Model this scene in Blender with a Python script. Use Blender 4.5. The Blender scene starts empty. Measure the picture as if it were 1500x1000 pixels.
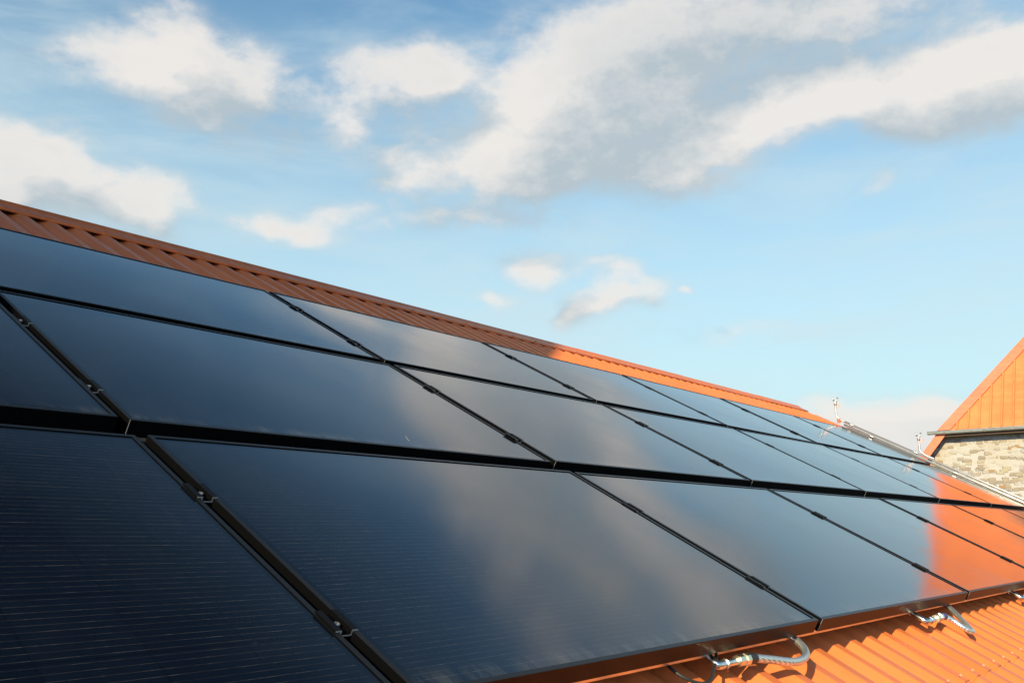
import bpy, math, random
from mathutils import Vector, Matrix, Euler

random.seed(7)
SC = bpy.context.scene
COL = SC.collection
ZC = 6.0                                   # the drone camera hovers six metres above the yard

# ------------------------------------------------------------------ camera
cam_data = bpy.data.cameras.new('camera')
cam = bpy.data.objects.new('camera', cam_data)
COL.objects.link(cam)
cam_data.sensor_width = 36.0
cam_data.lens = 36.0 * 1350.3 / 1500.0
cam_data.clip_start = 0.05
cam_data.clip_end = 3000.0
PITCH, YAW = 0.204169, 0.689503
cam.location = (0, 0, ZC)
cam.rotation_euler = Euler((math.pi/2 + PITCH, 0, YAW - math.pi/2), 'XYZ')
SC.camera = cam

# ------------------------------------------------------------------ view
SC.view_settings.view_transform = 'Standard'
SC.view_settings.look = 'None'
SC.view_settings.exposure = 0.65
SC.view_settings.gamma = 1.0

# ------------------------------------------------------------------ sun
SUN_EL = math.radians(25.0)
SUN_AZ = math.radians(193.0)               # direction towards the sun, counter-clockwise from +X
sun_data = bpy.data.lights.new('sun', 'SUN')
sun_data.energy = 4.8
sun_data.angle = math.radians(0.53)
sun_data.color = (1.0, 0.89, 0.53)
sun = bpy.data.objects.new('sun', sun_data)
COL.objects.link(sun)
SDIR = Vector((math.cos(SUN_AZ)*math.cos(SUN_EL), math.sin(SUN_AZ)*math.cos(SUN_EL), math.sin(SUN_EL)))
sun.rotation_euler = (-SDIR).to_track_quat('-Z', 'Y').to_euler()
sun.location = (-20, -6, 30)

# ------------------------------------------------------------------ world: clear afternoon sky with broken cumulus
# each cloud mass: azimuth*0.956 and elevation of its centre in degrees, two half-axes, tilt, weight
# sunlit fronts (+) and thick shaded bases (-) of the cloud masses
LIT = [
    (21.73, 23.5, 8.29, 2.47, 161.9, 0.4),
    (13.21, 24.68, 9.08, 2.51, 175.6, 0.3),
    (59.17, 26.93, 2.55, 2.93, 180.0, 0.25),
    (37.33, 26.23, 5.27, 4.12, 152.7, 0.18),
    (23.44, 28.9, 13.77, 3.86, 176.0, -0.34),
    (32.19, 21.88, 7.14, 2.3, 177.5, -0.32),
    (14.21, 21.67, 8.0, 2.13, -178.9, -0.25),
    (53.47, 24.52, 4.03, 1.77, -171.9, -0.22),
    (63.74, 17.3, 6.1, 2.12, -177.5, -0.2),
    (16.82, 6.93, 5.88, 0.61, -177.1, 0.35),
]
CLOUDS = [
    (63.19, 26.05, 4.03, 2.23, 173.5, 0.65),
    (58.98, 26.96, 3.98, 3.92, -170.0, 1.1),
    (54.58, 26.12, 5.69, 3.75, -163.0, 1.0),
    (56.62, 24.11, 4.34, 1.74, -177.9, 0.35),
    (65.02, 19.9, 5.65, 2.5, -179.2, 0.8),
    (63.48, 18.1, 6.53, 2.97, -177.8, 0.8),
    (58.81, 18.76, 3.23, 2.72, -176.6, 1.0),
    (53.37, 17.56, 3.08, 1.36, -179.8, 0.6),
    (50.71, 18.39, 3.62, 1.55, 175.8, 0.6),
    (48.73, 19.75, 2.31, 0.82, 176.3, 0.45),
    (66.04, 20.08, 4.12, 2.45, 169.3, 0.6),
    (45.43, 27.58, 6.08, 2.53, 167.8, 0.95),
    (47.84, 24.46, 2.35, 1.8, -174.5, 0.78),
    (42.59, 27.13, 4.38, 2.89, 160.0, 0.75),
    (35.15, 25.81, 6.27, 5.0, 162.9, 1.0),
    (39.92, 22.38, 8.19, 2.53, -175.9, 1.0),
    (32.07, 27.29, 7.66, 6.29, 164.5, 0.95),
    (44.61, 21.42, 3.14, 1.65, 177.6, 0.42),
    (33.9, 21.93, 5.74, 2.3, 176.8, 0.6),
    (25.56, 28.75, 12.09, 5.43, 172.3, 0.85),
    (16.54, 29.34, 12.0, 2.86, -176.9, 0.6),
    (23.75, 23.52, 7.57, 2.49, 161.3, 1.0),
    (16.9, 25.15, 7.52, 2.57, 174.4, 1.15),
    (10.69, 24.9, 7.57, 3.07, 176.6, 1.15),
    (27.09, 22.82, 5.05, 3.2, 164.9, 0.8),
    (12.31, 22.84, 7.05, 1.87, -174.4, 0.6),
    (4.79, 24.53, 6.71, 3.48, 178.7, 1.1),
    (35.54, 16.01, 3.01, 1.61, -174.2, 1.05),
    (31.19, 14.14, 4.24, 1.32, 163.5, 1.1),
    (33.69, 13.06, 1.68, 0.75, 150.5, 0.6),
    (30.66, 15.81, 2.54, 0.8, -177.8, 0.75),
    (38.81, 14.11, 1.68, 0.71, 179.8, 0.65),
    (26.94, 14.43, 0.68, 0.47, -177.0, 0.7),
    (43.29, 19.12, 5.67, 1.4, -176.8, 0.72),
    (37.34, 19.21, 4.77, 1.12, -174.8, 0.6),
    (50.66, 17.49, 2.7, 1.1, -178.9, 0.5),
    (16.36, 20.19, 1.79, 0.7, 156.3, 0.45),
    (23.18, 11.91, 6.05, 1.1, -176.6, 0.38),
    (10.14, 10.27, 1.78, 0.59, -174.2, 0.45),
    (19.91, 6.43, 2.24, 1.52, -177.7, 0.8),
    (18.1, 6.36, 1.99, 1.32, -177.5, 0.6),
    (16.59, 5.35, 5.04, 2.61, -177.7, 0.9),
    (15.48, 6.16, 2.68, 1.3, -177.2, 0.5),
    (12.89, 5.01, 5.47, 2.96, -177.4, 0.9),
    (9.42, 4.66, 5.11, 2.86, -177.2, 0.9),
    (21.0, 34.03, 10.01, 2.84, 176.2, 0.5),
    (10.51, 32.9, 8.73, 3.4, -174.4, 0.5),
]
SKY_STRENGTH = 0.085
SKY_GAIN = (0.98, 1.36, 1.36)
HAZE_LOW = 0.97
HAZE_COL = (4.7, 6.2, 6.35)
VEIL_COL = (4.7, 5.8, 6.15)
CLOUD_LIT = (6.6, 6.3, 5.95)
CLOUD_SHADE = (3.6, 4.15, 4.5)
ZENITH = (0.045, 0.066, 0.10)
CASTER_EAVE, CASTER_PITCH = 4.27, 2.0  # eaves and slope of the unseen shade building, set by its shadow edge

class NT:
    """small helper for writing node graphs"""
    def __init__(s, tree):
        s.t = tree; s.n = tree.nodes; s.l = tree.links
    def node(s, kind, **kw):
        n = s.n.new(kind)
        for k, v in kw.items(): setattr(n, k, v)
        return n
    def put(s, sock, val):
        if hasattr(val, 'is_linked') or hasattr(val, 'links'): s.l.new(val, sock)
        else: sock.default_value = val
    def math(s, op, a, b=0.0, c=0.0, clamp=False):
        n = s.node('ShaderNodeMath', operation=op, use_clamp=clamp)
        s.put(n.inputs[0], a); s.put(n.inputs[1], b); s.put(n.inputs[2], c)
        return n.outputs[0]
    def vmath(s, op, a, b=(0, 0, 0)):
        n = s.node('ShaderNodeVectorMath', operation=op)
        s.put(n.inputs[0], a); s.put(n.inputs[1], b)
        return n.outputs['Value'] if op in ('LENGTH', 'DOT_PRODUCT') else n.outputs[0]
    def smooth(s, x, a, b, lo=0.0, hi=1.0, interp='SMOOTHSTEP'):
        n = s.node('ShaderNodeMapRange', interpolation_type=interp)
        s.put(n.inputs['Value'], x)
        n.inputs['From Min'].default_value = a; n.inputs['From Max'].default_value = b
        n.inputs['To Min'].default_value = lo; n.inputs['To Max'].default_value = hi
        return n.outputs['Result']
    def noise(s, vec, scale, detail=2.0, rough=0.5, dist=0.0):
        n = s.node('ShaderNodeTexNoise')
        if vec is not None: s.put(n.inputs['Vector'], vec)
        n.inputs['Scale'].default_value = scale; n.inputs['Detail'].default_value = detail
        n.inputs['Roughness'].default_value = rough; n.inputs['Distortion'].default_value = dist
        return n
    def mix(s, f, a, b):
        n = s.node('ShaderNodeMix', data_type='RGBA')
        s.put(n.inputs['Factor'], f)
        s.put(n.inputs['A'], a if hasattr(a, 'links') else (*a, 1.0) if len(a) == 3 else a)
        s.put(n.inputs['B'], b if hasattr(b, 'links') else (*b, 1.0) if len(b) == 3 else b)
        return [o for o in n.outputs if o.type == 'RGBA'][0]
    def mapping(s, vec, loc=(0, 0, 0), rot=(0, 0, 0), scale=(1, 1, 1), kind='POINT'):
        n = s.node('ShaderNodeMapping', vector_type=kind)
        s.put(n.inputs['Vector'], vec)
        n.inputs['Location'].default_value = loc; n.inputs['Rotation'].default_value = rot
        n.inputs['Scale'].default_value = scale
        return n.outputs[0]

# --- cloud cover as a function of (azimuth, elevation): reused for the density and for its light side
grp = bpy.data.node_groups.new('cloud_cover', 'ShaderNodeTree')
grp.interface.new_socket('Vector', in_out='INPUT', socket_type='NodeSocketVector')
grp.interface.new_socket('Cover', in_out='OUTPUT', socket_type='NodeSocketFloat')
g = NT(grp)
gi = g.node('NodeGroupInput'); go = g.node('NodeGroupOutput')
pos = gi.outputs[0]
warp = g.noise(g.mapping(pos, scale=(1, 1.4, 1)), 0.16, 2.0, 0.55)
off = g.vmath('MULTIPLY', g.vmath('SUBTRACT', warp.outputs['Color'], (0.5, 0.5, 0.5)), (5.0, 3.4, 0.0))
pw = g.vmath('ADD', pos, off)
sp_ = g.node('ShaderNodeSeparateXYZ'); g.l.new(pw, sp_.inputs[0])
total = 0.0
for (a, e, ra, rb, ang, w) in CLOUDS:
    # the running sum rides along in z (scaled to nothing) so that the shader compiler works blob by blob
    cb_ = g.node('ShaderNodeCombineXYZ')
    g.l.new(sp_.outputs[0], cb_.inputs[0]); g.l.new(sp_.outputs[1], cb_.inputs[1]); g.put(cb_.inputs[2], total)
    m = g.mapping(cb_.outputs[0], loc=(a, e, 0), rot=(0, 0, math.radians(ang)), scale=(ra, rb, 1e5), kind='TEXTURE')
    b = g.smooth(g.vmath('LENGTH', m), 0.0, 1.25, w, 0.0)
    total = g.math('ADD', b, total)
f1 = g.noise(g.mapping(pos, scale=(1, 1.5, 1)), 0.24, 6.0, 0.58, 0.2)
f2 = g.noise(g.mapping(pos, loc=(7, 3, 0), scale=(1, 1.5, 1)), 0.85, 4.0, 0.58, 0.0)
fb = g.math('ADD', g.math('MULTIPLY', g.math('SUBTRACT', f1.outputs[0], 0.5), 1.5),
            g.math('MULTIPLY', g.math('SUBTRACT', f2.outputs[0], 0.5), 0.68))
tot = g.math('MINIMUM', total, 1.25)
cov = g.math('ADD', tot, g.math('MULTIPLY', fb, g.smooth(tot, 0.0, 0.5, 0.25, 1.0)))
g.l.new(cov, go.inputs[0])

world = bpy.data.worlds.new('World')
SC.world = world
world.use_nodes = True
w = NT(world.node_tree)
w.n.clear()
out = w.node('ShaderNodeOutputWorld'); bg = w.node('ShaderNodeBackground')
w.l.new(bg.outputs[0], out.inputs[0])
sky = w.node('ShaderNodeTexSky', sky_type='NISHITA')
sky.sun_disc = False
sky.sun_elevation = SUN_EL
sky.sun_rotation = math.pi/2 - SUN_AZ
sky.air_density = 1.0; sky.dust_density = 0.6; sky.ozone_density = 1.6
tc = w.node('ShaderNodeTexCoord')
sep = w.node('ShaderNodeSeparateXYZ')
w.l.new(tc.outputs['Generated'], sep.inputs[0])
az = w.math('MULTIPLY', w.math('ARCTAN2', sep.outputs[1], sep.outputs[0]), 57.29578*0.956)
el = w.math('MULTIPLY', w.math('ARCSINE', w.math('MINIMUM', w.math('MAXIMUM', sep.outputs[2], -1.0), 1.0)), 57.29578)
cxyz = w.node('ShaderNodeCombineXYZ')
w.l.new(az, cxyz.inputs[0]); w.l.new(el, cxyz.inputs[1])
ae = cxyz.outputs[0]
def cover(v):
    n = w.node('ShaderNodeGroup'); n.node_tree = grp
    w.l.new(v, n.inputs[0]); return n.outputs[0]
c0 = cover(ae)
c1 = cover(w.vmath('ADD', ae, (2.0, 2.6, 0.0)))
dens = w.smooth(c0, -0.06, 1.14)
# side turned to the sun is bright, thick undersides are grey
lit = w.math('ADD', w.math('MULTIPLY', w.math('SUBTRACT', c0, c1), 0.95), 0.42, clamp=True)
for (a_, e_, ra_, rb_, ang_, wt_) in LIT:
    m_ = w.mapping(ae, loc=(a_, e_, 0), rot=(0, 0, math.radians(ang_)), scale=(ra_, rb_, 1), kind='TEXTURE')
    lit = w.math('ADD', w.smooth(w.vmath('LENGTH', m_), 0.1, 1.3, wt_, 0.0), lit)
thick = w.smooth(c0, 0.7, 1.7, 0.0, 0.22)
lit = w.math('SUBTRACT', lit, thick, clamp=True)
ccol = w.mix(lit, CLOUD_SHADE, CLOUD_LIT)
# faint high cirrus veil
veil = w.noise(w.mapping(ae, rot=(0, 0, 0.22), scale=(0.35, 1.4, 1)), 0.16, 5.0, 0.6, 0.4)
veil_f = w.smooth(veil.outputs[0], 0.36, 0.74, 0.0, 0.58)
low = w.smooth(el, 4.0, 33.0, HAZE_LOW, 0.0, 'LINEAR')
gain = w.node('ShaderNodeVectorMath', operation='MULTIPLY')
w.l.new(sky.outputs[0], gain.inputs[0])
gain.inputs[1].default_value = SKY_GAIN
base = w.mix(low, gain.outputs[0], HAZE_COL)
base = w.mix(w.math('MULTIPLY', veil_f, w.smooth(el, 26.0, 38.0, 1.0, 0.25)), base, VEIL_COL)
# the sky deepens towards the zenith, away from the sun
toward = w.vmath('DOT_PRODUCT', tc.outputs['Generated'], (math.cos(SUN_AZ), math.sin(SUN_AZ), 0.0))
zen = w.math('MULTIPLY', w.smooth(el, 33.0, 50.0), w.smooth(toward, -0.15, 0.4, 1.0, 0.0))
zcol = w.mix(zen, (1, 1, 1), ZENITH)
glow = w.mix(w.smooth(toward, 0.1, 0.8), (1, 1, 1), (1.6, 1.7, 2.4))
zm = w.node('ShaderNodeVectorMath', operation='MULTIPLY'); w.l.new(base, zm.inputs[0]); w.l.new(zcol, zm.inputs[1])
zc = w.node('ShaderNodeVectorMath', operation='MULTIPLY'); w.l.new(zm.outputs[0], zc.inputs[0]); w.l.new(glow, zc.inputs[1])
base = zc.outputs[0]
final = w.mix(w.math('MULTIPLY', dens, 0.93), base, ccol)
w.l.new(final, bg.inputs['Color'])
bg.inputs['Strength'].default_value = SKY_STRENGTH

# ------------------------------------------------------------------ helpers
def put_mesh(name, V, F, mats, parent=None, smooth=False, fmat=None):
    """V in world space (relative to the parent when there is one and it is given as local)"""
    me = bpy.data.meshes.new(name)
    me.from_pydata([tuple(v) for v in V], [], F)
    if not isinstance(mats, (list, tuple)): mats = [mats]
    for m in mats: me.materials.append(m)
    if fmat:
        for p, k in zip(me.polygons, fmat): p.material_index = k
    if smooth:
        for p in me.polygons: p.use_smooth = True
    me.update()
    o = bpy.data.objects.new(name, me)
    COL.objects.link(o)
    if parent is not None: o.parent = parent
    return o

def tag(o, label=None, cat=None, group=None, kind=None):
    if label: o['label'] = label
    if cat: o['category'] = cat
    if group: o['group'] = group
    if kind: o['kind'] = kind
    return o

def thing(name, label, cat, loc=(0, 0, 0), rot=(0, 0, 0), group=None):
    o = bpy.data.objects.new(name, None)
    o.empty_display_size = 0.1
    COL.objects.link(o)
    o.location = loc; o.rotation_euler = rot
    return tag(o, label, cat, group)

def copy_thing(src, loc, label, group=None):
    r = src.copy(); COL.objects.link(r); r.location = loc
    r['label'] = label
    if group: r['group'] = group
    for ch in list(src.children):
        c = ch.copy(); COL.objects.link(c); c.parent = r
        for gch in ch.children:
            d = gch.copy(); COL.objects.link(d); d.parent = c
    return r

class MB:
    """collects verts and faces of one mesh"""
    def __init__(s): s.V = []; s.F = []; s.M = []
    def add(s, V, F, m=0):
        b = len(s.V); s.V += [Vector(v) for v in V]
        s.F += [tuple(i + b for i in f) for f in F]; s.M += [m]*len(F)
    def box(s, lo, hi, m=0, X=None):
        x0, y0, z0 = lo; x1, y1, z1 = hi
        V = [Vector(p) for p in ((x0,y0,z0),(x1,y0,z0),(x1,y1,z0),(x0,y1,z0),(x0,y0,z1),(x1,y0,z1),(x1,y1,z1),(x0,y1,z1))]
        if X: V = [X(p) for p in V]
        s.add(V, [(0,3,2,1),(4,5,6,7),(0,1,5,4),(1,2,6,5),(2,3,7,6),(3,0,4,7)], m)
    def prism(s, poly, d, m=0):
        """extrude a planar polygon (list of points) by the vector d"""
        n = len(poly); P = [Vector(p) for p in poly]; d = Vector(d)
        s.add(P + [p + d for p in P], [tuple(range(n))[::-1], tuple(range(n, 2*n))] +
              [(i, (i+1) % n, n + (i+1) % n, n + i) for i in range(n)], m)
    def tube(s, pts, r, seg=10, m=0, closed_ends=True, rfun=None):
        P = [Vector(p) for p in pts]; n = len(P)
        T = [(P[min(i+1, n-1)] - P[max(i-1, 0)]).normalized() for i in range(n)]
        up = Vector((0, 0, 1)) if abs(T[0].z) < 0.9 else Vector((1, 0, 0))
        N = (up - T[0]*up.dot(T[0])).normalized()
        V = []
        for i in range(n):
            if i:
                N = (N - T[i]*N.dot(T[i])).normalized()
            B = T[i].cross(N)
            rr = r if rfun is None else rfun(i/(n-1))
            for k in range(seg):
                a = 2*math.pi*k/seg
                V.append(P[i] + (N*math.cos(a) + B*math.sin(a))*rr)
        F = []
        for i in range(n-1):
            for k in range(seg):
                F.append((i*seg+k, i*seg+(k+1) % seg, (i+1)*seg+(k+1) % seg, (i+1)*seg+k))
        if closed_ends:
            F.append(tuple(range(seg))[::-1]); F.append(tuple(range((n-1)*seg, n*seg)))
        s.add(V, F, m)
    def build(s, name, mats, parent=None, smooth=False):
        return put_mesh(name, s.V, s.F, mats, parent, smooth, s.M)

def shade_auto(o, ang=35):
    for p in o.data.polygons: p.use_smooth = True
    o.data.set_sharp_from_angle(angle=math.radians(ang))
    return o

def spline(ctrl, n=8):
    P = [Vector(p) for p in ctrl]; P = [2*P[0]-P[1]] + P + [2*P[-1]-P[-2]]
    R = []
    for i in range(1, len(P)-2):
        for k in range(n):
            t = k/n; a, b, c, d = P[i-1:i+3]
            R.append(0.5*((2*b) + (c-a)*t + (2*a-5*b+4*c-d)*t*t + (3*b-a-3*c+d)*t**3))
    R.append(P[-2]); return R

# roof coordinates: u along the eaves, v up the slope, h off the glass plane
RP = 0.482044
OX, OY, OZ = 1.061017, 1.092380, ZC - 0.245635
UV = Vector((1, 0, 0)); VV = Vector((0, math.cos(RP), math.sin(RP))); NV = Vector((0, -math.sin(RP), math.cos(RP)))
ORG = Vector((OX, OY, OZ))
def R(u, v, h=0.0): return ORG + UV*u + VV*v + NV*h

# ------------------------------------------------------------------ materials
def material(name):
    m = bpy.data.materials.new(name); m.use_nodes = True
    t = NT(m.node_tree); b = m.node_tree.nodes['Principled BSDF']
    return m, t, b
def simple(name, col, rough=0.5, metal=0.0, spec=0.5, vary=0.0, vscale=20.0, bump=0.0, bscale=200.0, rvary=0.0):
    m, t, b = material(name)
    b.inputs['Base Color'].default_value = (*col, 1); b.inputs['Roughness'].default_value = rough
    b.inputs['Metallic'].default_value = metal; b.inputs['Specular IOR Level'].default_value = spec
    co = t.node('ShaderNodeTexCoord').outputs['Object']
    if vary or rvary:
        nz = t.noise(co, vscale, 5.0, 0.6)
    if vary:
        k = t.smooth(nz.outputs[0], 0.3, 0.7)
        c = t.mix(k, tuple(x*(1-vary) for x in col), tuple(min(1, x*(1+vary)) for x in col))
        t.l.new(c, b.inputs['Base Color'])
    if rvary:
        t.l.new(t.smooth(nz.outputs[0], 0.3, 0.7, rough-rvary, rough+rvary), b.inputs['Roughness'])
    if bump:
        bp = t.node('ShaderNodeBump'); bp.inputs['Strength'].default_value = bump; bp.inputs['Distance'].default_value = 0.002
        t.l.new(t.noise(co, bscale, 3.0).outputs[0], bp.inputs['Height']); t.l.new(bp.outputs[0], b.inputs['Normal'])
    return m

def orange_paint(name, col, rough, along='v'):
    """coil-coated sheet: faint dust streaks running down the slope, chalky patches"""
    m, t, b = material(name)
    co = t.node('ShaderNodeTexCoord').outputs['Object']
    st = t.noise(t.mapping(co, scale=(22, 1.2, 1.2)), 1.0, 4.0, 0.6)
    pa = t.noise(co, 1.7, 6.0, 0.65)
    sp = t.noise(co, 90.0, 3.0, 0.7)
    k = t.math('ADD', t.math('MULTIPLY', st.outputs[0], 0.5), t.math('MULTIPLY', pa.outputs[0], 0.5))
    k = t.smooth(k, 0.36, 0.64)
    c = t.mix(k, tuple(x*0.80 for x in col), tuple(x*1.10 for x in col))
    inf = t.node('ShaderNodeObjectInfo')
    c = t.mix(t.math('MULTIPLY', inf.outputs['Random'], 0.55), c, (col[0]*0.94, col[1]*1.12, col[2]*1.5))
    gm = t.noise(t.mapping(co, scale=(40, 3.0, 3.0)), 1.0, 5.0, 0.7)
    c = t.mix(t.smooth(gm.outputs[0], 0.60, 0.78, 0.0, 0.30), c, (0.20, 0.085, 0.045))
    c = t.mix(t.smooth(sp.outputs[0], 0.66, 0.78, 0.0, 0.30), c, (0.52, 0.40, 0.30))
    t.l.new(c, b.inputs['Base Color'])
    t.l.new(t.smooth(pa.outputs[0], 0.3, 0.7, rough-0.07, rough+0.09), b.inputs['Roughness'])
    b.inputs['Specular IOR Level'].default_value = 0.42
    return m

M_ROOF = orange_paint('roof_paint', (0.68, 0.155, 0.036), 0.42)
M_ROOF_FAR = orange_paint('far_roof_paint', (0.68, 0.165, 0.042), 0.5)
M_TRIM = orange_paint('trim_paint', (0.66, 0.16, 0.07), 0.45)
M_RAIL = simple('rail_aluminium', (0.55, 0.53, 0.50), 0.35, 1.0, vary=0.1, vscale=8)
M_DARKRAIL = simple('dark_rail', (0.02, 0.02, 0.021), 0.45, 0.0, vary=0.2)
M_SCREW = simple('screw_head', (0.62, 0.27, 0.15), 0.5)
M_SEAM = simple('seam_metal', (0.22, 0.21, 0.20), 0.45, 0.3)
M_BOLT = simple('bolt_steel', (0.34, 0.335, 0.33), 0.42, 0.8)
M_CUT = simple('cut_aluminium', (0.52, 0.49, 0.43), 0.32, 0.35, vary=0.1, vscale=60)
M_STEEL = simple('steel', (0.72, 0.70, 0.66), 0.24, 1.0, vary=0.12, vscale=25, rvary=0.06)
M_DULL = simple('dull_steel', (0.50, 0.49, 0.46), 0.42, 0.9, vary=0.12, vscale=25)
M_BRASS = simple('nickel_brass', (0.78, 0.70, 0.52), 0.30, 1.0, vary=0.1)
M_RUBBER = simple('black_rubber', (0.018, 0.017, 0.016), 0.55)
M_PURPLE = simple('purple_plastic', (0.05, 0.03, 0.16), 0.4)
M_ZINC = simple('zinc', (0.36, 0.37, 0.36), 0.5, 0.3, vary=0.15, vscale=6)
M_SLEEVE = simple('pipe_jacket', (0.44, 0.43, 0.41), 0.45, 0.7, vary=0.08, vscale=12)
M_RED = simple('red_plastic', (0.62, 0.09, 0.03), 0.4)
M_PINK = simple('faded_red_tag', (0.75, 0.32, 0.27), 0.5)

def frame_material(nm, spec):
    m, t, b = material(nm)
    co = t.node('ShaderNodeTexCoord').outputs['Object']
    z = t.mapping(co, scale=(0.6, 0.6, 900))
    nz = t.noise(z, 1.0, 2.0, 0.5)
    du = t.noise(co, 35.0, 5.0, 0.7)
    c = t.mix(t.smooth(du.outputs[0], 0.60, 0.8, 0, 0.2), (0.0026, 0.0025, 0.0027), (0.007, 0.0065, 0.006))
    t.l.new(c, b.inputs['Base Color'])
    b.inputs['Roughness'].default_value = 0.38; b.inputs['Specular IOR Level'].default_value = spec
    bp = t.node('ShaderNodeBump'); bp.inputs['Strength'].default_value = 0.25; bp.inputs['Distance'].default_value = 0.0006
    t.l.new(nz.outputs[0], bp.inputs['Height']); t.l.new(bp.outputs[0], b.inputs['Normal'])
    return m
M_FRAME = frame_material('black_anodised_lip', 0.40)
M_FRAME_SIDE = frame_material('black_anodised_side', 0.07)

PW, PH, GAP = 1.630, 1.002, 0.030
def glass_material():
    """black mono cells under satin solar glass: fine bus wires along the long side, solder dots, cell gaps, dust"""
    m, t, b = material('solar_glass')
    tcn = t.node('ShaderNodeTexCoord')
    co = tcn.outputs['Object']
    info = t.node('ShaderNodeObjectInfo')
    s = t.node('ShaderNodeSeparateXYZ'); t.l.new(co, s.inputs[0])
    x, y = s.outputs[0], s.outputs[1]
    # active area
    mx = (PW - 10*0.1582)/2; my = (PH - 6*0.1582)/2
    inx = t.math('MULTIPLY', t.math('GREATER_THAN', x, mx+0.002), t.math('LESS_THAN', x, PW-mx-0.002))
    iny = t.math('MULTIPLY', t.math('GREATER_THAN', y, my+0.002), t.math('LESS_THAN', y, PH-my-0.002))
    act = t.math('MULTIPLY', inx, iny)
    # bus wires
    fy = t.math('FRACT', t.math('DIVIDE', t.math('SUBTRACT', y, my), 0.1582/10))
    wire = t.math('LESS_THAN', t.math('ABSOLUTE', t.math('SUBTRACT', fy, 0.5)), 0.5*0.0009/(0.1582/10))
    wid = t.math('FLOOR', t.math('DIVIDE', t.math('SUBTRACT', y, my), 0.1582/10))
    wn = t.node('ShaderNodeTexWhiteNoise', noise_dimensions='2D')
    cw = t.node('ShaderNodeCombineXYZ'); t.l.new(wid, cw.inputs[0])
    t.l.new(t.math('MULTIPLY', info.outputs['Random'], 37.0), cw.inputs[1]); t.l.new(cw.outputs[0], wn.inputs['Vector'])
    along = t.node('ShaderNodeCombineXYZ')
    t.l.new(t.math('MULTIPLY', x, 26.0), along.inputs[0]); t.l.new(t.math('MULTIPLY', wid, 7.3), along.inputs[1])
    t.l.new(t.math('MULTIPLY', info.outputs['Random'], 91.0), along.inputs[2])
    dn = t.noise(along.outputs[0], 1.0, 4.0, 0.75)
    dots = t.smooth(dn.outputs[0], 0.40, 0.72, 0.22, 1.0)
    wf = t.math('MULTIPLY', t.math('MULTIPLY', wire, act), t.math('MULTIPLY', dots, t.math('ADD', 0.50, t.math('MULTIPLY', wn.outputs['Value'], 0.50))))
    # cell gaps
    fx = t.math('FRACT', t.math('DIVIDE', t.math('SUBTRACT', x, mx), 0.1582))
    gx = t.math('LESS_THAN', t.math('ABSOLUTE', t.math('SUBTRACT', fx, 0.5)), 0.489)
    fc = t.math('FRACT', t.math('DIVIDE', t.math('SUBTRACT', y, my), 0.1582))
    gy = t.math('LESS_THAN', t.math('ABSOLUTE', t.math('SUBTRACT', fc, 0.5)), 0.489)
    cell = t.math('MULTIPLY', t.math('MULTIPLY', gx, gy), act)
    cn = t.node('ShaderNodeTexWhiteNoise', noise_dimensions='3D')
    cc = t.node('ShaderNodeCombineXYZ')
    t.l.new(t.math('FLOOR', t.math('DIVIDE', t.math('SUBTRACT', x, mx), 0.1582)), cc.inputs[0])
    t.l.new(t.math('FLOOR', t.math('DIVIDE', t.math('SUBTRACT', y, my), 0.1582)), cc.inputs[1])
    t.l.new(t.math('MULTIPLY', info.outputs['Random'], 53.0), cc.inputs[2]); t.l.new(cc.outputs[0], cn.inputs['Vector'])
    grain = t.noise(t.mapping(co, scale=(1.0, 1.6, 1)), 210.0, 3.0, 0.7)
    cellc = t.mix(cn.outputs['Value'], (0.0016, 0.0034, 0.0085), (0.0024, 0.0046, 0.0105))
    cellc = t.mix(t.smooth(grain.outputs[0], 0.35, 0.75, 0.0, 0.6), cellc, (0.0042, 0.0064, 0.0115))
    col = t.mix(cell, (0.0016, 0.0028, 0.0060), cellc)
    col = t.mix(t.math('MULTIPLY', wf, 0.30), col, (0.30, 0.265, 0.225))
    # dust specks and dried drips
    du = t.noise(t.vmath('ADD', co, t.vmath('MULTIPLY', info.outputs['Location'], (3.1, 1.7, 0.9))), 55.0, 4.0, 0.7)
    col = t.mix(t.smooth(du.outputs[0], 0.70, 0.80, 0.0, 0.10), col, (0.40, 0.36, 0.30))
    edge = t.smooth(y, 0.012, 0.075, 1.0, 0.0)
    ln = t.noise(t.vmath('ADD', t.mapping(co, scale=(14, 3, 1)), info.outputs['Location']), 1.0, 5.0, 0.7)
    col = t.mix(t.math('MULTIPLY', edge, t.smooth(ln.outputs[0], 0.42, 0.75, 0.0, 0.16)), col, (0.34, 0.30, 0.25))
    dr = t.noise(t.vmath('ADD', t.mapping(co, scale=(60, 2.2, 1)), info.outputs['Location']), 1.0, 3.0, 0.6)
    col = t.mix(t.smooth(dr.outputs[0], 0.62, 0.80, 0.0, 0.014), col, (0.34, 0.31, 0.27))
    vo = t.node('ShaderNodeTexVoronoi', feature='F1'); vo.inputs['Scale'].default_value = 4.2
    t.l.new(t.vmath('ADD', t.mapping(co, scale=(1.0, 1.0, 1.0)), info.outputs['Location']), vo.inputs['Vector'])
    speck = t.smooth(vo.outputs['Distance'], 0.005, 0.014, 0.7, 0.0)
    col = t.mix(speck, col, (0.55, 0.50, 0.42))
    t.l.new(col, b.inputs['Base Color'])
    film = t.noise(t.vmath('ADD', t.mapping(co, scale=(1.3, 2.1, 1)), info.outputs['Location']), 1.0, 6.0, 0.7)
    col = t.mix(t.math('MULTIPLY', t.smooth(film.outputs[0], 0.40, 0.75, 0.0, 0.008), t.math('ADD', 0.4, info.outputs['Random'])), col, (0.36, 0.33, 0.30))
    t.l.new(col, b.inputs['Base Color'])
    b.inputs['IOR'].default_value = GLASS_IOR
    ro = t.noise(co, 2.2, 5.0, 0.6)
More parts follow.
